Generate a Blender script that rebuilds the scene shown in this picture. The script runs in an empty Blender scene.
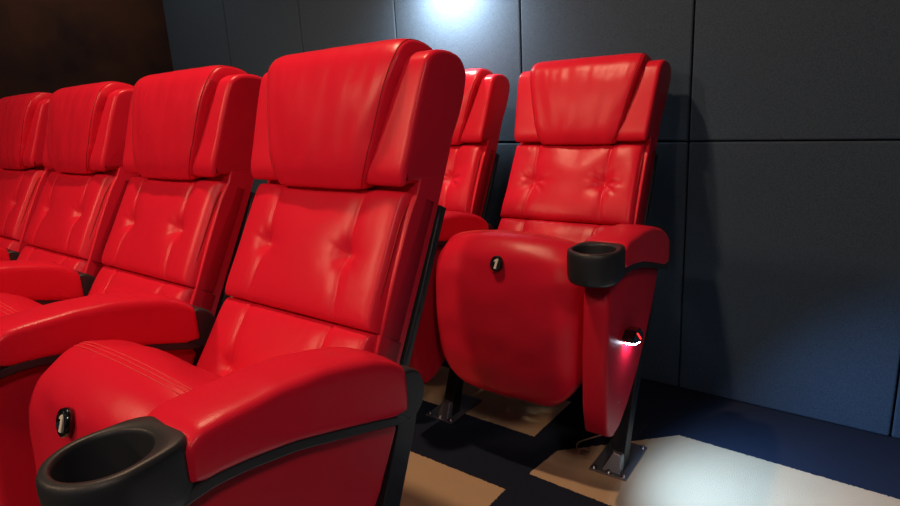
import bpy, bmesh, math, random
from mathutils import Vector, Matrix, noise
random.seed(4)
C = bpy.context.scene.collection
PI = math.pi

# ------------------------------------------------------------------ materials
def mat(name, col, rough=.5, spec=.5, metal=0, bump=None, var=None, coat=0, sheen=0):
    m = bpy.data.materials.new(name); m.use_nodes = True
    nt = m.node_tree; b = nt.nodes['Principled BSDF']
    b.inputs['Base Color'].default_value = (*col, 1)
    b.inputs['Roughness'].default_value = rough
    b.inputs['Specular IOR Level'].default_value = spec
    b.inputs['Metallic'].default_value = metal
    b.inputs['Coat Weight'].default_value = coat
    b.inputs['Sheen Weight'].default_value = sheen
    tc = nt.nodes.new('ShaderNodeTexCoord')
    if var:                                     # (scale, second colour, lo, hi)
        n = nt.nodes.new('ShaderNodeTexNoise'); n.inputs['Scale'].default_value = var[0]; n.inputs['Detail'].default_value = 5
        nt.links.new(tc.outputs['Object'], n.inputs['Vector'])
        r = nt.nodes.new('ShaderNodeMapRange'); r.inputs[1].default_value = var[2]; r.inputs[2].default_value = var[3]
        nt.links.new(n.outputs['Fac'], r.inputs[0])
        mx = nt.nodes.new('ShaderNodeMix'); mx.data_type = 'RGBA'
        mx.inputs[6].default_value = (*col, 1); mx.inputs[7].default_value = (*var[1], 1)
        nt.links.new(r.outputs[0], mx.inputs[0]); nt.links.new(mx.outputs[2], b.inputs['Base Color'])
    if bump:                                    # list of (kind, scale, strength)
        prev = None
        for kind, sc, st in bump:
            if kind == 'noise':
                n = nt.nodes.new('ShaderNodeTexNoise'); n.inputs['Scale'].default_value = sc; n.inputs['Detail'].default_value = 4; out = n.outputs['Fac']
            else:
                n = nt.nodes.new('ShaderNodeTexVoronoi'); n.inputs['Scale'].default_value = sc; out = n.outputs['Distance']
            nt.links.new(tc.outputs['Object'], n.inputs['Vector'])
            bp = nt.nodes.new('ShaderNodeBump'); bp.inputs['Strength'].default_value = st; bp.inputs['Distance'].default_value = .004 if sc < 100 else .001
            nt.links.new(out, bp.inputs['Height'])
            if prev: nt.links.new(prev.outputs['Normal'], bp.inputs['Normal'])
            prev = bp
        nt.links.new(prev.outputs['Normal'], b.inputs['Normal'])
    return m

M = {}
M['leather'] = mat('red_leather', (.72, .014, .042), .31, .24, bump=[('noise', 14, .35), ('vor', 520, .16)], coat=.0)
M['piping'] = mat('red_piping', (.42, .006, .012), .5, .3)
M['thread'] = mat('red_thread', (.74, .045, .06), .6, .3)
M['panel_red'] = mat('red_panel_vinyl', (.60, .010, .032), .42, .26, bump=[('vor', 600, .15)])
M['black'] = mat('black_plastic', (.018, .023, .029), .45, .5, bump=[('noise', 700, .25)])
M['steel'] = mat('black_steel', (.010, .012, .016), .38, .5)
M['foot'] = mat('grey_steel', (.26, .28, .32), .38, .5, metal=.7)
M['bolt'] = mat('zinc_bolt', (.35, .36, .4), .3, .5, metal=1)
M['gloss'] = mat('glossy_black', (.006, .006, .008), .12, .6, coat=.6)
M['white'] = mat('white_print', (.85, .82, .72), .5)

def emit(name, col, st):
    m = bpy.data.materials.new(name); m.use_nodes = True; b = m.node_tree.nodes['Principled BSDF']
    b.inputs['Base Color'].default_value = (*col, 1)
    b.inputs['Emission Color'].default_value = (*col, 1); b.inputs['Emission Strength'].default_value = st
    return m
M['led'] = emit('white_led', (.72, .80, 1), 45)
M['redled'] = emit('red_led', (1, .02, .02), 3)

def fabric(name, c1, c2, sc=900, bump=.5, wscale=2.5, c3=None):
    """woven cloth: two crossed wave textures plus a cloudy tone"""
    m = bpy.data.materials.new(name); m.use_nodes = True; nt = m.node_tree; b = nt.nodes['Principled BSDF']
    b.inputs['Roughness'].default_value = .95; b.inputs['Specular IOR Level'].default_value = .15
    tc = nt.nodes.new('ShaderNodeTexCoord')
    mp = nt.nodes.new('ShaderNodeMapping'); nt.links.new(tc.outputs['Object'], mp.inputs['Vector'])
    mp.inputs['Scale'].default_value = (1, 1, 1)
    n = nt.nodes.new('ShaderNodeTexNoise'); n.inputs['Scale'].default_value = sc; n.inputs['Detail'].default_value = 3
    nt.links.new(mp.outputs[0], n.inputs['Vector'])
    n1 = nt.nodes.new('ShaderNodeTexNoise'); n1.inputs['Scale'].default_value = 1; n1.inputs['Detail'].default_value = 2
    mp1 = nt.nodes.new('ShaderNodeMapping'); mp1.inputs['Scale'].default_value = (160, 160, 700)
    nt.links.new(tc.outputs['Object'], mp1.inputs['Vector']); nt.links.new(mp1.outputs[0], n1.inputs['Vector'])
    n2 = nt.nodes.new('ShaderNodeTexNoise'); n2.inputs['Scale'].default_value = 1; n2.inputs['Detail'].default_value = 2
    mp2 = nt.nodes.new('ShaderNodeMapping'); mp2.inputs['Scale'].default_value = (700, 700, 160)
    nt.links.new(tc.outputs['Object'], mp2.inputs['Vector']); nt.links.new(mp2.outputs[0], n2.inputs['Vector'])
    ad = nt.nodes.new('ShaderNodeMath'); ad.operation = 'ADD'
    nt.links.new(n1.outputs['Fac'], ad.inputs[0]); nt.links.new(n2.outputs['Fac'], ad.inputs[1])
    r = nt.nodes.new('ShaderNodeMapRange'); r.inputs[1].default_value = .75; r.inputs[2].default_value = 1.25
    nt.links.new(ad.outputs[0], r.inputs[0])
    mx = nt.nodes.new('ShaderNodeMix'); mx.data_type = 'RGBA'; mx.inputs[6].default_value = (*c1, 1); mx.inputs[7].default_value = (*c2, 1)
    nt.links.new(r.outputs[0], mx.inputs[0])
    out = mx.outputs[2]
    if c3:
        n3 = nt.nodes.new('ShaderNodeTexNoise'); n3.inputs['Scale'].default_value = wscale; n3.inputs['Detail'].default_value = 6
        nt.links.new(tc.outputs['Object'], n3.inputs['Vector'])
        r3 = nt.nodes.new('ShaderNodeMapRange'); r3.inputs[1].default_value = .42; r3.inputs[2].default_value = .66
        nt.links.new(n3.outputs['Fac'], r3.inputs[0])
        m3 = nt.nodes.new('ShaderNodeMix'); m3.data_type = 'RGBA'; m3.inputs[7].default_value = (*c3, 1)
        nt.links.new(r3.outputs[0], m3.inputs[0]); nt.links.new(out, m3.inputs[6]); out = m3.outputs[2]
    nt.links.new(out, b.inputs['Base Color'])
    bp = nt.nodes.new('ShaderNodeBump'); bp.inputs['Strength'].default_value = bump; bp.inputs['Distance'].default_value = .002
    nt.links.new(ad.outputs[0], bp.inputs['Height']); nt.links.new(bp.outputs['Normal'], b.inputs['Normal'])
    return m
M['wall'] = fabric('blue_grey_wall_fabric', (.030, .052, .085), (.054, .086, .128))
M['seam'] = mat('dark_joint', (.012, .015, .022), .9, .1)
M['brown'] = fabric('brown_wall_cloth', (.055, .028, .020), (.075, .036, .024), c3=(.018, .014, .018))
M['ceiling'] = mat('dark_ceiling', (.02, .02, .024), .9, .1)

def carpet():
    m = bpy.data.materials.new('patterned_carpet'); m.use_nodes = True; nt = m.node_tree; b = nt.nodes['Principled BSDF']
    b.inputs['Roughness'].default_value = 1; b.inputs['Specular IOR Level'].default_value = .05
    tc = nt.nodes.new('ShaderNodeTexCoord')
    # pile-scale wobble of the colour borders
    wn = nt.nodes.new('ShaderNodeTexNoise'); wn.inputs['Scale'].default_value = 220
    nt.links.new(tc.outputs['Object'], wn.inputs['Vector'])
    vs = nt.nodes.new('ShaderNodeVectorMath'); vs.operation = 'SUBTRACT'; vs.inputs[1].default_value = (.5, .5, .5)
    nt.links.new(wn.outputs['Color'], vs.inputs[0])
    vm = nt.nodes.new('ShaderNodeVectorMath'); vm.operation = 'SCALE'; vm.inputs['Scale'].default_value = .012
    nt.links.new(vs.outputs[0], vm.inputs[0])
    va = nt.nodes.new('ShaderNodeVectorMath'); nt.links.new(tc.outputs['Object'], va.inputs[0]); nt.links.new(vm.outputs[0], va.inputs[1])
    sep = nt.nodes.new('ShaderNodeSeparateXYZ'); nt.links.new(va.outputs[0], sep.inputs[0])
    def mth(op, a, bb):
        n = nt.nodes.new('ShaderNodeMath'); n.operation = op
        for i, v in enumerate((a, bb)):
            if isinstance(v, (int, float)): n.inputs[i].default_value = v
            else: nt.links.new(v, n.inputs[i])
        return n.outputs[0]
    def rect(x0, x1, y0, y1, sk=0.0, sl=0.0):
        x = mth('SUBTRACT', sep.outputs[0], mth('MULTIPLY', mth('SUBTRACT', sep.outputs[1], y0), sk))
        y = mth('SUBTRACT', sep.outputs[1], mth('MULTIPLY', mth('SUBTRACT', sep.outputs[0], x0), sl))
        r = mth('MULTIPLY', mth('GREATER_THAN', x, x0), mth('LESS_THAN', x, x1))
        r2 = mth('MULTIPLY', mth('GREATER_THAN', y, y0), mth('LESS_THAN', y, y1))
        return mth('MULTIPLY', r, r2)
    rects = [(-1.3, .142, .33, .806), (.160, 1.7, .905, 1.345, .10, -.02), (-1.1, .075, 1.088, 1.36), (.33, 1.9, -.1, .33),
             (-2.7, -1.5, .62, 1.0), (-.9, .2, -.55, -.12), (-2.6, -1.3, -.35, .05), (.5, 2.2, -1.2, -.8), (-1.6, .1, -1.6, -1.2), (-2.7, -1.25, 1.2, 1.5)]
    cut = mth('LESS_THAN', mth('SUBTRACT', sep.outputs[1], sep.outputs[0]), .880)
    tot = None
    for r in rects:
        k = rect(*r); k = mth('MULTIPLY', k, cut) if r[0] == .160 else k; tot = k if tot is None else mth('MAXIMUM', tot, k)
    n = nt.nodes.new('ShaderNodeTexNoise'); n.inputs['Scale'].default_value = 450; n.inputs['Detail'].default_value = 4
    nt.links.new(tc.outputs['Object'], n.inputs['Vector'])
    n2 = nt.nodes.new('ShaderNodeTexNoise'); n2.inputs['Scale'].default_value = 9; n2.inputs['Detail'].default_value = 4
    nt.links.new(tc.outputs['Object'], n2.inputs['Vector'])
    def mix(f, a, bb):
        q = nt.nodes.new('ShaderNodeMix'); q.data_type = 'RGBA'
        nt.links.new(f, q.inputs[0])
        for i, v in ((6, a), (7, bb)):
            if isinstance(v, tuple): q.inputs[i].default_value = (*v, 1)
            else: nt.links.new(v, q.inputs[i])
        return q.outputs[2]
    cream = mix(n2.outputs['Fac'], mix(n.outputs['Fac'], (.50, .36, .21), (.72, .55, .36)), (.60, .43, .26))
    dark = mix(n.outputs['Fac'], (.008, .012, .026), (.030, .040, .066))
    # small brown crumbs near the aisle foot
    col = mix(tot, dark, cream)
    nt.links.new(col, b.inputs['Base Color'])
    bp = nt.nodes.new('ShaderNodeBump'); bp.inputs['Strength'].default_value = .7; bp.inputs['Distance'].default_value = .004
    nt.links.new(n.outputs['Fac'], bp.inputs['Height']); nt.links.new(bp.outputs['Normal'], b.inputs['Normal'])
    return m
M['carpet'] = carpet()

# ------------------------------------------------------------------ mesh helpers
def link(name, bm, m, parent=None, smooth=True, bevel=None, seg=3):
    me = bpy.data.meshes.new(name)
    bmesh.ops.recalc_face_normals(bm, faces=bm.faces)
    bm.to_mesh(me); bm.free()
    if smooth:
        for p in me.polygons: p.use_smooth = True
    for mm in (m if isinstance(m, (list, tuple)) else [m]): me.materials.append(mm)
    o = bpy.data.objects.new(name, me); C.objects.link(o)
    if parent: o.parent = parent
    if bevel:
        b = o.modifiers.new('bevel', 'BEVEL'); b.width = bevel; b.segments = seg; b.limit_method = 'ANGLE'; b.angle_limit = math.radians(38)
        b.harden_normals = False
        w = o.modifiers.new('wn', 'WEIGHTED_NORMAL'); w.keep_sharp = True
    return o

def box(bm, x0, x1, y0, y1, z0, z1):
    v = [bm.verts.new((x, y, z)) for x in (x0, x1) for y in (y0, y1) for z in (z0, z1)]
    for f in ((0, 1, 3, 2), (4, 6, 7, 5), (0, 4, 5, 1), (2, 3, 7, 6), (0, 2, 6, 4), (1, 5, 7, 3)):
        bm.faces.new([v[i] for i in f])

def spline(pts, n, closed=False):
    """Catmull-Rom through pts (any dimension)"""
    out = []; L = len(pts); segs = L if closed else L - 1
    for i in range(segs):
        g = lambda k: pts[k % L] if closed else pts[max(0, min(L - 1, k))]
        p0, p1, p2, p3 = g(i - 1), g(i), g(i + 1), g(i + 2)
        for j in range(n):
            t = j / n
            out.append(tuple(.5 * (2 * b + (c - a) * t + (2 * a - 5 * b + 4 * c - d) * t * t + (3 * b - a - 3 * c + d) * t ** 3)
                             for a, b, c, d in zip(p0, p1, p2, p3)))
    if not closed: out.append(tuple(pts[-1]))
    return out

def extrude_profile(bm, prof, x0, x1):
    a = [bm.verts.new((x0, y, z)) for y, z in prof]; b = [bm.verts.new((x1, y, z)) for y, z in prof]
    n = len(prof)
    for i in range(n):
        bm.faces.new((a[i], a[(i + 1) % n], b[(i + 1) % n], b[i]))
    bm.faces.new(a); bm.faces.new(b[::-1])

def offset_poly(prof, d):
    """inset a closed (y,z) polygon by d"""
    n = len(prof); A = sum(prof[i][0] * prof[(i + 1) % n][1] - prof[(i + 1) % n][0] * prof[i][1] for i in range(n))
    s = 1 if A > 0 else -1; out = []
    for i in range(n):
        p, q, r = Vector(prof[i - 1]), Vector(prof[i]), Vector(prof[(i + 1) % n])
        t = (r - p).normalized(); nn = Vector((-t.y, t.x)) * s
        out.append((q.x + nn.x * d, q.y + nn.y * d))
    return out

def pad_profile(bm, prof, x0, x1, r, rin=None, n=6, x0f=None, x1f=None):
    """extruded closed profile whose two rims are rounded by radius r (soft upholstery block).
    x0f/x1f: optional functions of (y,z) giving a local x for the caps"""
    rin = r if rin is None else rin
    rings = []
    for k in range(n + 1):
        a = PI / 2 * k / n
        rings.append((x0, rin * (1 - math.cos(PI / 2 - a)), rin * (1 - math.sin(PI / 2 - a)) * 0, 0, a))
    cols = []
    def ring(xside, sgn, rr, a):
        # a: 0 = cap rim (fully inset), pi/2 = outer wall
        d = rr * (1 - math.sin(a)); xx = xside + sgn * rr * (1 - math.cos(a))
        return [(xx, y, z) for y, z in offset_poly(prof, d)]
    for k in range(n + 1): cols.append(ring(x0, +1, rin, PI / 2 * k / n))
    for k in range(n, -1, -1): cols.append(ring(x1, -1, r, PI / 2 * k / n))
    vs = [[bm.verts.new(p) for p in c] for c in cols]
    N = len(prof)
    for a, b in zip(vs, vs[1:]):
        for i in range(N): bm.faces.new((a[i], a[(i + 1) % N], b[(i + 1) % N], b[i]))
    bm.faces.new(vs[0]); bm.faces.new(vs[-1][::-1])

def tube(bm, pts, r, n=8, closed=False):
    pts = [Vector(p) for p in pts]; rings = []; N = len(pts)
    for i, p in enumerate(pts):
        t = (pts[(i + 1) % N] - pts[i - 1]) if closed else (pts[min(N - 1, i + 1)] - pts[max(0, i - 1)])
        t.normalize(); u = t.cross(Vector((0, 0, 1)))
        if u.length < .1: u = t.cross(Vector((0, 1, 0)))
        u.normalize(); w = t.cross(u)
        rings.append([bm.verts.new(p + (u * math.cos(2 * PI * k / n) + w * math.sin(2 * PI * k / n)) * r) for k in range(n)])
    for i in range(N if closed else N - 1):
        a, b = rings[i], rings[(i + 1) % N]
        for k in range(n): bm.faces.new((a[k], a[(k + 1) % n], b[(k + 1) % n], b[k]))
    if not closed: bm.faces.new(rings[0]); bm.faces.new(rings[-1][::-1])

def grid_faces(bm, g):
    for r0, r1 in zip(g, g[1:]):
        for a, b, c, d in zip(r0, r0[1:], r1[1:], r1): bm.faces.new((a, b, c, d))

def gauss(d, s): return math.exp(-(d / s) ** 2)

def cushion(p_bot, p_top, wb, wt, T, nx=110, nz=84, px=18, pz=11, seam=None, tuft_t=None, bulge=.010, seed=0, wr=1.0, taper=.02, xo=0):
    """soft slab on the reclining back. p_bot/p_top: (y,z) of the front face's bottom/top; T thickness"""
    bm = bmesh.new(); yb, zb = p_bot; yt, zt = p_top
    L = math.hypot(yt - yb, zt - zb); up = Vector((0, (yt - yb) / L, (zt - zb) / L)); fr = Vector((0, -up.z, up.y))
    mid = Vector((0, (yt + yb) / 2, (zt + zb) / 2)); g = []
    for j in range(nz + 1):
        t = math.sin(PI / 2 * (2 * j / nz - 1)); t = .55 * t + .45 * (2 * j / nz - 1); row = []
        for i in range(nx + 1):
            u = 2 * i / nx - 1; s = .55 * math.sin(PI / 2 * u) + .45 * u
            hw = (wb + (wt - wb) * (t + 1) / 2)
            prof = max(0, 1 - abs(s) ** px) ** (1 / px) * max(0, 1 - abs(t) ** pz) ** (1 / pz)
            x = s * (hw + taper * (1 - prof ** 2.5)); h = t * (L / 2)
            d = T * prof + bulge * (1 - s * s) * (1 - t * t)
            inner = prof
            if seam:
                for sg in (-1, 1):
                    sx = sg * seam
                    # seam bends a little towards the tuft
                    cx = sx + sg * .012 * (abs(t - tuft_t)) ** 1.5 * (1 if t < tuft_t else .6)
                    d -= inner * .0042 * gauss(x - cx, .0028)
                    d -= inner * .0030 * gauss(x - cx, .018)
                    dz = (t - tuft_t) * L / 2; rr = math.hypot(x - sx, dz)
                    d -= inner * .010 * gauss(rr, .022) + inner * .006 * gauss(rr, .05)
                    ang = math.atan2(dz, (x - sx))
                    k = gauss(rr - .032, .024)
                    d += inner * wr * .0011 * k * math.cos(7 * ang + seed + 1.5 * math.sin(2 * ang + seed)) * (.4 + .6 * math.cos(ang) ** 2)
            q = Vector((x * 9 + seed, h * 12, seed)); d += inner * .0018 * wr * noise.noise(q) * 1.6
            # puckers along the top and bottom edges
            e = gauss(abs(t) - .9, .09); d += (.25 + .2 * wr) * .0007 * e * math.sin(x * 210 + 3 * noise.noise(Vector((x * 20, seed, t))))
            p = mid + up * h + fr * (d - T)
            row.append(bm.verts.new((x + xo * prof, p.y, p.z)))
        g.append(row)
    grid_faces(bm, g)
    # flat back
    ring = g[0][:] + [r[-1] for r in g[1:]] + g[-1][-2::-1] + [r[0] for r in g[-2:0:-1]]
    bm.faces.new(ring[::-1])
    return bm

# ------------------------------------------------------------------ the chair
BODY = [(.180, .40), (.205, .50), (.250, .60), (.290, .68), (.338, .78), (.385, .87), (.42, .93), (.450, 1.08), (.478, 1.140), (.512, 1.153), (.545, 1.142),
        (.562, 1.10), (.552, 1.05), (.522, .985), (.470, .872), (.402, .740), (.333, .608), (.275, .50), (.238, .42)]

def arm_top(y):   # outer-edge height of the pad
    P = [(-.16, .722), (-.10, .727), (-.02, .728), (.05, .723), (.10, .713), (.15, .700), (.19, .682), (.21, .670)]
    for a, b in zip(P, P[1:]):
        if y <= b[0]: return a[1] + (b[1] - a[1]) * (y - a[0]) / (b[0] - a[0])
    return P[-1][1]
def arm_bot(y):
    P = [(-.16, .655), (-.12, .659), (-.078, .655), (-.004, .642), (.082, .617), (.14, .600), (.18, .587), (.21, .580)]
    for a, b in zip(P, P[1:]):
        if y <= b[0]: return a[1] + (b[1] - a[1]) * (y - a[0]) / (b[0] - a[0])
    return P[-1][1]

def make_seat(root):
    path = [(.115, .50), (.100, .56), (.072, .622), (.032, .668), (-.010, .695), (-.055, .707), (-.100, .695), (-.135, .660), (-.150, .615), (-.162, .54), (-.166, .46),
            (-.162, .38), (-.155, .31), (-.138, .248), (-.098, .212), (-.04, .200)]
    P = spline(path, 8); bm = bmesh.new(); g = []; nx = 72; N = len(P)
    for k, (y, z) in enumerate(P):
        t = k / (N - 1)
        cz = min(max(z, .36), .60); cy = .03
        hw = .240
        if z < .40 and t > .5: hw -= .085 * ((.40 - z) / .20) ** 2.6
        row = []
        for i in range(nx + 1):
            a = 2 * i / nx - 1; th = a * PI / 2; e = .34
            sx = math.copysign(abs(math.sin(th)) ** e, th) if th else 0
            # superellipse rim
            s = .5 * a + .5 * math.sin(th) if True else a
            pr = max(0, 1 - abs(s) ** 7) ** (1 / 7)
            crown = .030 * s * s
            dep = (1 - pr) * .75 + crown / .15 * (.25 + .75 * min(1, max(0, (z - .60) / .09)))
            dep = min(dep, .98)
            yy = y + (cy - y) * dep; zz = z + (cz - z) * dep
            zz -= crown * .35 * min(1, max(0, (z - .62) / .06))
            w = .0012 * noise.noise(Vector((s * 3, y * 14, z * 14))) * 2
            row.append(bm.verts.new((s * hw, yy + w * 1.4, zz + w)))
        g.append(row)
    grid_faces(bm, g)
    n = len(g)
    for k in range(n - 1):
        bm.faces.new((g[k][0], g[k + 1][0], g[k + 1][-1], g[k][-1]))
    bm.faces.new(g[0]); bm.faces.new(g[-1][::-1])
    seat = link('seat', bm, M['leather'], root)
    # stitched lines over the front edge of the cushion
    def surf(s, y0):
        best = min((abs(y - y0), k) for k, (y, z) in enumerate(P) if z > .66 and y < .02)
        v = best[1]; y, z = P[v]
        y2, z2 = P[v + 1] if P[v][0] > y0 else P[v - 1]
        f = (y0 - y) / (y2 - y) if abs(y2 - y) > 1e-6 else 0
        z = z + (z2 - z) * f; y = y0
        pr = max(0, 1 - abs(s) ** 7) ** (1 / 7); crown = .030 * s * s
        dep = min((1 - pr) * .75 + crown / .15, .98); cz = min(max(z, .36), .60)
        return (s * .240, y + (.03 - y) * dep, z + (cz - z) * dep - crown * .35)
    for y0 in (-.054, -.062, -.071):
        bm = bmesh.new(); pts = [surf(-.93 + 1.86 * i / 60, y0) for i in range(61)]
        tube(bm, [(x, y, z + .0003) for x, y, z in pts], .0011, 6)
        link('stitching', bm, M['thread'], seat)
    # number badge
    bm = bmesh.new(); n = 40; rings = []
    for (rr, dd) in ((1, 0), (1, .003), (.93, .006), (.80, .0068), (.76, .0055), (.0001, .0060)):
        rings.append([bm.verts.new((.0190 * rr * math.cos(2 * PI * i / n), -dd * 1.7, .0225 * rr * math.sin(2 * PI * i / n))) for i in range(n)])
    for a, b in zip(rings, rings[1:]):
        for i in range(n): bm.faces.new((a[i], a[(i + 1) % n], b[(i + 1) % n], b[i]))
    bm.faces.new(rings[0]); 
    bd = link('number_badge', bm, M['gloss'], seat); bd.location = (0, -.1475, .636); bd.rotation_euler = (math.radians(-14), 0, 0)
    # the figure 1, slightly italic
    one = [(-.0075, .0050), (-.0068, .0085), (-.0008, .0140), (.0048, .0140), (.0048, -.0140), (-.0022, -.0140), (-.0022, .0062)]
    bm = bmesh.new(); a = [bm.verts.new((x + .22 * z, -.0112, z)) for x, z in one]; b = [bm.verts.new((x + .22 * z, -.0090, z)) for x, z in one]
    bm.faces.new(a); bm.faces.new(b[::-1])
    for i in range(len(one)): bm.faces.new((a[i], a[(i + 1) % len(one)], b[(i + 1) % len(one)], b[i]))
    nm = link('number', bm, M['white'], seat, smooth=False); nm.location = bd.location; nm.rotation_euler = bd.rotation_euler
    nm['label'] = 'white figure 1'
    bd['label'] = 'glossy black oval badge'
    return seat

def make_back(root, wr):
    bm = bmesh.new(); prof = spline(BODY[:-1], 3, True)
    pad_profile(bm, prof, -.2315, .2315, .005)
    body = link('backrest', bm, M['leather'], root)
    # black rear shell, its edge shows as a dark strip
    bm = bmesh.new(); rear = [(.238, .40), (.270, .47), (.320, .570), (.395, .710), (.458, .840), (.474, .872)]
    out = [(y + .017, z - .008) for y, z in rear]
    pad_profile(bm, rear + out[::-1], -.230, .2345, .004, n=3)
    link('rear_shell', bm, M['black'], body)
    link('lumbar_cushion', cushion((.112, .455), (.264, .680), .230, .221, .075, seam=.122, tuft_t=-.05, seed=3.1, bulge=.010, taper=.018, wr=wr, xo=-.009), M['leather'], root)
    mc = link('back_cushion', cushion((.256, .682), (.386, .917), .222, .217, .070, seam=.124, tuft_t=-.02, seed=7.7, bulge=.008, taper=.021, wr=wr, xo=-.010), M['leather'], root)
    # piping down both sides of the middle cushion
    up = Vector((0, .122, .227)).normalized(); fr = Vector((0, -up.z, up.y))
    for sg in (-1, 1):
        pts = []
        for k in range(31):
            t = -1 + 2 * k / 30; q = .93
            c = Vector((0, .323, .7965)) + up * (t * .93 * .1288) + fr * (-.014 - .012 * abs(t) ** 6)
            pts.append((sg * .2225 - .005, c.y, c.z))
        bm = bmesh.new(); tube(bm, pts, .0024, 6); 
        p = link('piping', bm, M['piping'], mc)
    # headrest: two side wings with the pillow between them
    WING = [(.400, .925), (.378, .921), (.370, .932), (.372, .955), (.388, 1.00), (.412, 1.07), (.434, 1.128), (.448, 1.150), (.475, 1.161), (.515, 1.160), (.548, 1.148),
            (.566, 1.120), (.562, 1.085), (.549, 1.045), (.520, .99), (.48, .925)]
    hr = None
    bm = bmesh.new(); prof = spline(WING, 4, True)
    pad_profile(bm, offset_poly(prof, .018), -.20, .20, .01)
    hr = link('headrest', bm, M['leather'], root)
    for sg in (-1, 1):
        bm = bmesh.new()
        pad_profile(bm, prof, .10, .2500, .013, n=6)
        for v in bm.verts:
            # the wing leans outwards towards the top and its front turns inwards
            z = v.co.z; o = .006 * ((z - .92) / .23); 
            if v.co.x > .2: v.co.x += -.0187 + o * 3.0
            v.co.y += .05 * max(0, (.225 - v.co.x)) * (1 if v.co.y < .46 else 0)
            if sg < 0: v.co.x *= -1
        link('wing', bm, M['leather'], hr)
    # pillow: sweeps up the front, over the top and down behind
    pp = [(.402, .912), (.372, .912), (.364, .924), (.363, .955), (.373, 1.01), (.388, 1.07), (.406, 1.125), (.426, 1.165), (.455, 1.186), (.492, 1.187), (.532, 1.174), (.560, 1.145), (.568, 1.10)]
    P = spline(pp, 7); bm = bmesh.new(); g = []; nx = 56; N = len(P)
    ctr = [(.43, .96), (.46, 1.10), (.48, 1.13)]
    for k, (y, z) in enumerate(P):
        t = k / (N - 1)
        f = max(0, min(1, (z - .92) / .24)); front = t < .62
        hw = .133 + .064 * f ** .8 if front else .197
        cz = max(.955, min(z, 1.10)); cy = .475 if z > 1.0 else .44
        row = []
        for i in range(nx + 1):
            a = 2 * i / nx - 1; s = .45 * a + .55 * math.sin(a * PI / 2)
            pr = max(0, 1 - abs(s) ** 11) ** (1 / 11)
            dep = (1 - pr) * .80
            yy = y + (cy - y) * dep; zz = z + (cz - z) * dep
            b = .006 * (1 - s * s) * math.sin(PI * min(1, t * 1.5))
            w = .0015 * noise.noise(Vector((s * 4, y * 9, z * 9 + 5))) * 1.6 + (.0003 + .0001 * wr) * gauss(z - 1.14, .035) * math.sin(s * 34 + 4 * noise.noise(Vector((s * 5, 2, 2)))) * (1 if front else 0)
            # soft diagonal fold in the lower corners
            row.append(bm.verts.new((s * hw, yy - b - w, zz + w * .3)))
        g.append(row)
    grid_faces(bm, g)
    for k in range(N - 1): bm.faces.new((g[k][0], g[k + 1][0], g[k + 1][-1], g[k][-1]))
    bm.faces.new(g[0]); bm.faces.new(g[-1][::-1])
    welts = [[tuple(r[j].co) for r in g[10:-6]] for j in (3, nx - 3)]
    pl = link('pillow', bm, M['leather'], hr)
    for wl in welts:
        bm = bmesh.new(); tube(bm, wl, .0012, 6); link('welt', bm, M['piping'], pl)
    return body

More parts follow.
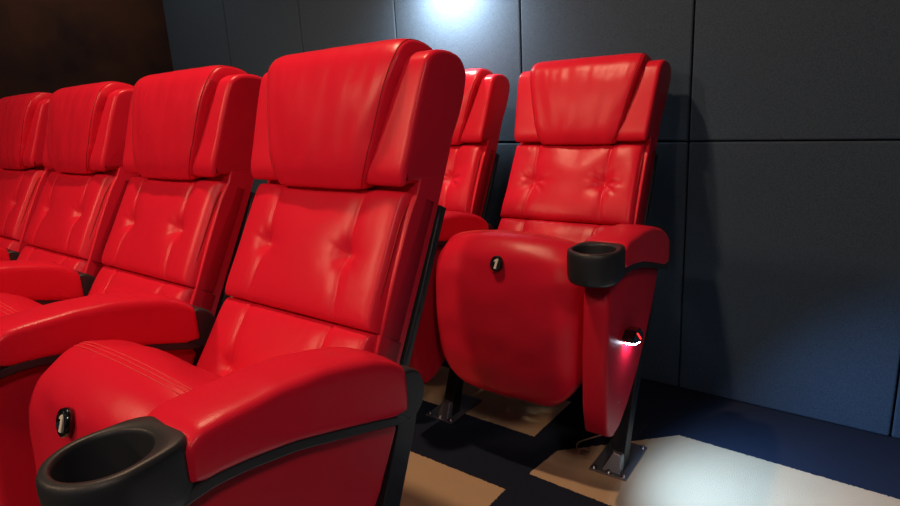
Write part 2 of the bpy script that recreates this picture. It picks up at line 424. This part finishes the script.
def make_arm(root, end):
    # pad
    bm = bmesh.new(); g = []; ny = 44; n = 40
    for k in range(ny + 1):
        y = -.150 + .357 * k / ny; zt = arm_top(y); zb = arm_bot(y)
        cy = (zt + zb) / 2; hh = (zt - zb) / 2; cx = .3010; hw = .0560
        e = min(1, k / 3.0); e2 = min(1, (ny - k) / 4.0)
        sh = 1 - .30 * (1 - math.sin(e * PI / 2)) - .10 * (1 - math.sin(e2 * PI / 2))
        row = []
        for i in range(n):
            a = 2 * PI * i / n; c, s = math.cos(a), math.sin(a); q = 2 / 7
            px = math.copysign(abs(c) ** q, c); pz = math.copysign(abs(s) ** q, s)
            z = cy + hh * pz * sh - (hh * (1 - sh) * .3 if pz > 0 else 0)
            if pz > 0: z += .005 * (1 - px * px)
            x = cx + hw * px * (1 - .10 * (1 - sh))
            x += .0008 * noise.noise(Vector((y * 20, a, 0)))
            row.append(bm.verts.new((x, y, z)))
        g.append(row)
    for r0, r1 in zip(g, g[1:]):
        for i in range(n): bm.faces.new((r0[i], r0[(i + 1) % n], r1[(i + 1) % n], r1[i]))
    bm.faces.new(g[0]); bm.faces.new(g[-1][::-1])
    arm = link('armrest', bm, M['leather'], root)
    # black tray under the pad + round rear bracket
    ys = [-.19 + .40 * k / 24 for k in range(25)]
    top = [(y, arm_bot(y) + .004) for y in ys]; bot = [(y, arm_bot(y) - .012) for y in ys]
    bm = bmesh.new(); extrude_profile(bm, top + bot[::-1], .245, .3525)
    link('arm_tray', bm, M['black'], arm, bevel=.003, seg=2)
    rear = [(.175, .594), (.175, .652)] + [(.212 + .043 * math.cos(a), .613 + .045 * math.sin(a)) for a in [PI / 2 - PI * k / 16 for k in range(17)]]
    bm = bmesh.new(); extrude_profile(bm, rear, .244, .354)
    link('arm_bracket', bm, M['black'], arm, bevel=.007, seg=4)
    # cup holder
    cx, cy = .3005, -.2105; R = .062; n = 64; bm = bmesh.new(); rings = []
    def outer(a, r, z):
        x = math.cos(a) * r; y = math.sin(a) * r
        if y > 0:                                  # sides running back under the pad
            c, q = math.cos(a), math.sin(a)
            y = .078 * abs(q) ** .45 * r / R; x = math.copysign(abs(c) ** .45 * r, c) * (1 - .12 * (y / .078))
        return (cx + x, cy + y, z)
    for r, z in ((.050, .643), (.057, .645), (.0600, .651), (R, .662), (.0628, .705), (.0620, .714), (.0600, .7195), (.057, .7215)):
        rings.append([bm.verts.new(outer(2 * PI * i / n, r, z)) for i in range(n)])
    for r, z in ((.0515, .7215), (.0495, .7195), (.0485, .715), (.0465, .660), (.044, .652)):
        rings.append([bm.verts.new((cx + r * math.cos(2 * PI * i / n), cy + r * math.sin(2 * PI * i / n), z)) for i in range(n)])
    for a, b in zip(rings, rings[1:]):
        for i in range(n): bm.faces.new((a[i], a[(i + 1) % n], b[(i + 1) % n], b[i]))
    bm.faces.new(rings[0]); bm.faces.new(rings[-1][::-1])
    link('cup_holder', bm, M['black'], arm)
    # upholstered side panel under the arm
    prof = [(-.172, .645), (-.06, .640), (.06, .615), (.205, .575), (.214, .545), (.165, .455), (.105, .372), (.04, .300), (-.03, .240), (-.085, .207), (-.135, .198), (-.172, .222), (-.186, .29), (-.190, .42), (-.182, .55)]
    # keep the corners, soften the long edges
    bm = bmesh.new(); pad_profile(bm, prof, .258, .3245, .013, n=5)
    sp = link('side_panel', bm, M['panel_red'], root)
    # stanchion, foot plate, bolts
    cl = [(.035, .004), (.060, .09), (.110, .20), (.165, .31), (.215, .42), (.262, .54), (.262, .60)]
    cl = spline(cl, 5); w = .026
    bm = bmesh.new(); extrude_profile(bm, [(y - w, z) for y, z in cl] + [(y + w, z) for y, z in cl[::-1]], .262, .302)
    st = link('stanchion', bm, M['steel'], root, bevel=.003, seg=2)
    bm = bmesh.new(); box(bm, .212, .322, -.022, .170, .0, .007)
    fp = link('foot_plate', bm, M['foot'], st, bevel=.0015, seg=2)
    for bx, by in ((.222, -.010), (.312, -.010), (.222, .158), (.312, .158), (.268, -.012)):
        bm = bmesh.new(); n = 12; rings = []
        for r, z in ((.009, .007), (.009, .009), (.006, .0095), (.006, .013), (.0045, .0145)):
            rings.append([bm.verts.new((bx + r * math.cos(2 * PI * i / n), by + r * math.sin(2 * PI * i / n), z)) for i in range(n)])
        for a, b in zip(rings, rings[1:]):
            for i in range(n): bm.faces.new((a[i], a[(i + 1) % n], b[(i + 1) % n], b[i]))
        bm.faces.new(rings[0]); bm.faces.new(rings[-1][::-1]); link('bolt', bm, M['bolt'], fp)
    # folded gusset at the front of the foot
    bm = bmesh.new()
    a = [bm.verts.new(p) for p in ((.244, -.012, .007), (.300, -.012, .007), (.294, .012, .055), (.272, .012, .060))]
    b = [bm.verts.new(p) for p in ((.262, .02, .007), (.302, .02, .007), (.302, .03, .060), (.262, .03, .060))]
    bm.faces.new(a); bm.faces.new(b[::-1])
    for i in range(4): bm.faces.new((a[i], a[(i + 1) % 4], b[(i + 1) % 4], b[i]))
    link('gusset', bm, M['foot'], fp, bevel=.003, seg=2)
    if end:
        bm = bmesh.new(); extrude_profile(bm, [(-.083, .458), (-.060, .474), (-.022, .470), (-.002, .452), (.000, .436), (-.010, .430), (-.062, .440), (-.083, .448)], .323, .354)
        al = link('aisle_light', bm, M['gloss'], sp, bevel=.0035, seg=3)
        bm = bmesh.new(); extrude_profile(bm, [(-.064, .4420), (-.012, .4320), (-.014, .4250), (-.060, .4340)], .326, .349)
        link('lens', bm, M['led'], al, smooth=False)
        bm = bmesh.new(); extrude_profile(bm, [(-.055, .466), (-.050, .466), (-.022, .442), (-.026, .440)], .3530, .3552)
        lo = bm.verts[:]
        link('red_lens', bm, M['redled'], al, smooth=False)
        bm = bmesh.new(); n = 10
        a = [bm.verts.new((.3252, -.100 + .004 * math.cos(2 * PI * i / n), .285 + .0035 * math.sin(2 * PI * i / n))) for i in range(n)]
        b = [bm.verts.new((.3230, -.100 + .004 * math.cos(2 * PI * i / n), .285 + .0035 * math.sin(2 * PI * i / n))) for i in range(n)]
        bm.faces.new(a); bm.faces.new(b[::-1])
        for i in range(n): bm.faces.new((a[i], a[(i + 1) % n], b[(i + 1) % n], b[i]))
        link('screw', bm, M['bolt'], sp)
    return arm

def make_chair(end, wr=.45):
    root = bpy.data.objects.new('cinema_seat', None); C.objects.link(root)
    root.empty_display_size = .2
    make_back(root, wr); make_seat(root); make_arm(root, end)
    # steel beam carrying the seat and back
    bm = bmesh.new(); box(bm, -.245, .265, .165, .215, .36, .42)
    link('seat_frame', bm, M['steel'], root, bevel=.004, seg=2)
    return root

def copy_tree(o, parent=None):
    c = o.copy(); C.objects.link(c)
    if parent: c.parent = parent; c.matrix_parent_inverse = o.matrix_parent_inverse
    for ch in list(o.children): copy_tree(ch, c)
    return c

end_chair = make_chair(True)
mid_chair = make_chair(False)
back_end = make_chair(True, 1.9)
back_mid = make_chair(False, 1.9)
# name, x, y, turn, end?, label, group
SPOTS = [
    (0, 0, 0, True, 'large red leather cinema seat nearest the camera, aisle end of front row', 'front row of red seats'),
    (-.606, -.0050, 0, False, 'red cinema seat just left of the big nearest seat, second in front row', 'front row of red seats'),
    (-1.204, -.0030, 0, False, 'third red cinema seat of front row counted from the aisle, cut by arm of second', 'front row of red seats'),
    (-1.802, .008, 0, False, 'smallest red cinema seat in front row, at the left edge of the photo', 'front row of red seats'),
    (.0864, 1.0303, .0339, 'B', 'red cinema seat at aisle end of back row, small lit lamp on its side', 'back row of red seats'),
    (-.524, 1.022, .0117, 'M', 'red cinema seat in back row mostly hidden behind the nearest seat', 'back row of red seats'),
]
used = set()
for x, y, r, e, lab, grp in SPOTS:
    src = back_end if e == 'B' else back_mid if e == 'M' else end_chair if e else mid_chair
    o = src if e not in used else copy_tree(src)
    used.add(e)
    o.location = (x, y, 0); o.rotation_euler = (0, 0, r)
    o['label'] = lab; o['category'] = 'seat'; o['group'] = grp

# ------------------------------------------------------------------ the room
YW = 1.6575; SP = .635; S0 = .3592; ZS = .8994; XL = S0 - 5 * SP
def structure(name, bm, m, parent=None, **k):
    o = link(name, bm, m, parent, smooth=False, **k)
    if not parent: o['kind'] = 'structure'
    return o
bm = bmesh.new(); box(bm, XL - .1, 2.6, -4.0, YW + .1, -.1, 0); structure('floor', bm, M['carpet'])
bm = bmesh.new(); box(bm, XL - .1, 2.6, YW + .024, YW + .12, 0, 2.9); wb = structure('wall_back', bm, M['seam'])
zs = [0, ZS, 2 * ZS, 2.9]
for i in range(-3, 5):
    x1 = S0 - i * SP; x0 = x1 - SP
    x1 = min(x1, 2.55)
    for a, b in zip(zs, zs[1:]):
        bm = bmesh.new(); box(bm, x0 + .0022, x1 - .0022, YW, YW + .026, a + .0022, b - .0022)
        structure('wall_panel', bm, M['wall'], wb, bevel=.006, seg=3)
bm = bmesh.new(); box(bm, XL - .1, XL, -4.0, YW + .1, 0, 2.9); structure('wall_left', bm, M['brown'])
bm = bmesh.new(); box(bm, 2.55, 2.65, -4.0, YW + .1, 0, 2.9); structure('wall_right', bm, M['wall'])
bm = bmesh.new(); box(bm, XL - .1, 2.65, -4.1, -4.0, 0, 2.9); structure('wall_front', bm, M['seam'])
bm = bmesh.new(); box(bm, XL - .1, 2.65, -4.1, YW + .1, 2.9, 3.0); structure('ceiling', bm, M['ceiling'])

# loose cable end beside the aisle foot of the back row
bm = bmesh.new()
pts = spline([(.315, 1.115, .075), (.275, 1.085, .062), (.238, 1.075, .040), (.228, 1.085, .012), (.245, 1.10, .004), (.275, 1.075, .022), (.262, 1.060, .036),
              (.245, 1.062, .020), (.250, 1.068, .004), (.285, 1.060, .004)], 7)
tube(bm, pts, .0019, 6)
cb = link('cable', bm, M['thread'])
cb.data.materials.clear(); cb.data.materials.append(mat('tan_cable', (.60, .42, .28), .4))
cb['label'] = 'thin looped cable end on carpet beside the aisle foot of back row'; cb['category'] = 'cable'

# ------------------------------------------------------------------ lights
def aim(o, tgt):
    o.rotation_euler = (Vector(tgt) - o.location).to_track_quat('-Z', 'Y').to_euler()
def spot(name, loc, tgt, e, col, size, blend=.5, r=.05):
    l = bpy.data.lights.new(name, 'SPOT'); l.energy = e; l.color = col; l.spot_size = math.radians(size); l.spot_blend = blend; l.shadow_soft_size = r
    o = bpy.data.objects.new(name, l); C.objects.link(o); o.location = loc; aim(o, tgt); return o
def area(name, loc, tgt, e, col, sx, sy):
    l = bpy.data.lights.new(name, 'AREA'); l.energy = e; l.color = col; l.shape = 'RECTANGLE'; l.size = sx; l.size_y = sy
    o = bpy.data.objects.new(name, l); C.objects.link(o); o.location = loc; aim(o, tgt); return o
WARM = (1, .64, .40)
spot('downlight_or_fill', (-.42, .42, 2.75), (.0, 1.1, .6), 105, WARM, 130, .6, .05)
spot('downlight_or_fill', (-1.5, -2.2, 2.75), (-1.0, .3, .7), 130, WARM, 90, .8, .12)
spot('downlight_or_fill', (.1, -2.2, 2.75), (-.1, .3, .7), 60, WARM, 76, .8, .10)
spot('downlight_or_fill', (2.2, -1.3, 2.75), (.3, .15, .7), 80, (1, .74, .62), 46, .8, .2)  # added fill to brighten the nearest seat's aisle side, not a known fixture
spot('wall_washer', (-.58, 1.49, 1.57), (-.58, 1.657, 1.45), 60, (1, .95, .88), 160, 1, .03)
spot('downlight_or_fill', (-2.1, .9, 2.75), (-2.5, 1.2, 1.1), 32, (1, .8, .65), 110, .9, .08)  # extra spot added to lift the dark left wall and far corner
area('front_fill', (.5, -3.7, 1.6), (0, 1, 1.0), 4, (.55, .75, 1), 4, 2)  # broad cool fill added in front of the rows; no screen is modelled
# the aisle lamps on the two end seats
spot('aisle_lamp', (.427, .998, .420), (.96, 1.15, .0), 38, (.32, .58, 1), 116, 1, .008)
spot('aisle_lamp', (.341, -.036, .420), (.87, .11, .0), 38, (.32, .58, 1), 116, 1, .008)

w = bpy.data.worlds.new('World'); bpy.context.scene.world = w; w.use_nodes = True
w.node_tree.nodes['Background'].inputs[0].default_value = (.02, .022, .03, 1)

# ------------------------------------------------------------------ camera
cd = bpy.data.cameras.new('camera'); cam = bpy.data.objects.new('camera', cd); C.objects.link(cam)
yaw, pit, rol, F = -0.6628, -0.2442, -0.0552, 595.19
fw = Vector((math.sin(yaw) * math.cos(pit), math.cos(yaw) * math.cos(pit), math.sin(pit)))
rt = Vector((math.cos(yaw), -math.sin(yaw), 0)); up = rt.cross(fw)
r2 = rt * math.cos(rol) + up * math.sin(rol); u2 = -rt * math.sin(rol) + up * math.cos(rol)
mw = Matrix((( r2.x, u2.x, -fw.x, .9509), (r2.y, u2.y, -fw.y, -.4252), (r2.z, u2.z, -fw.z, 1.0619), (0, 0, 0, 1)))
cam.matrix_world = mw
cd.sensor_width = 36; cd.lens = F * 36 / 900; cd.clip_start = .02
sc = bpy.context.scene; sc.camera = cam
sc.view_settings.view_transform = 'Standard'; sc.view_settings.look = 'None'; sc.view_settings.gamma = 1
sc.view_settings.use_curve_mapping = False; sc.view_settings.exposure = 0
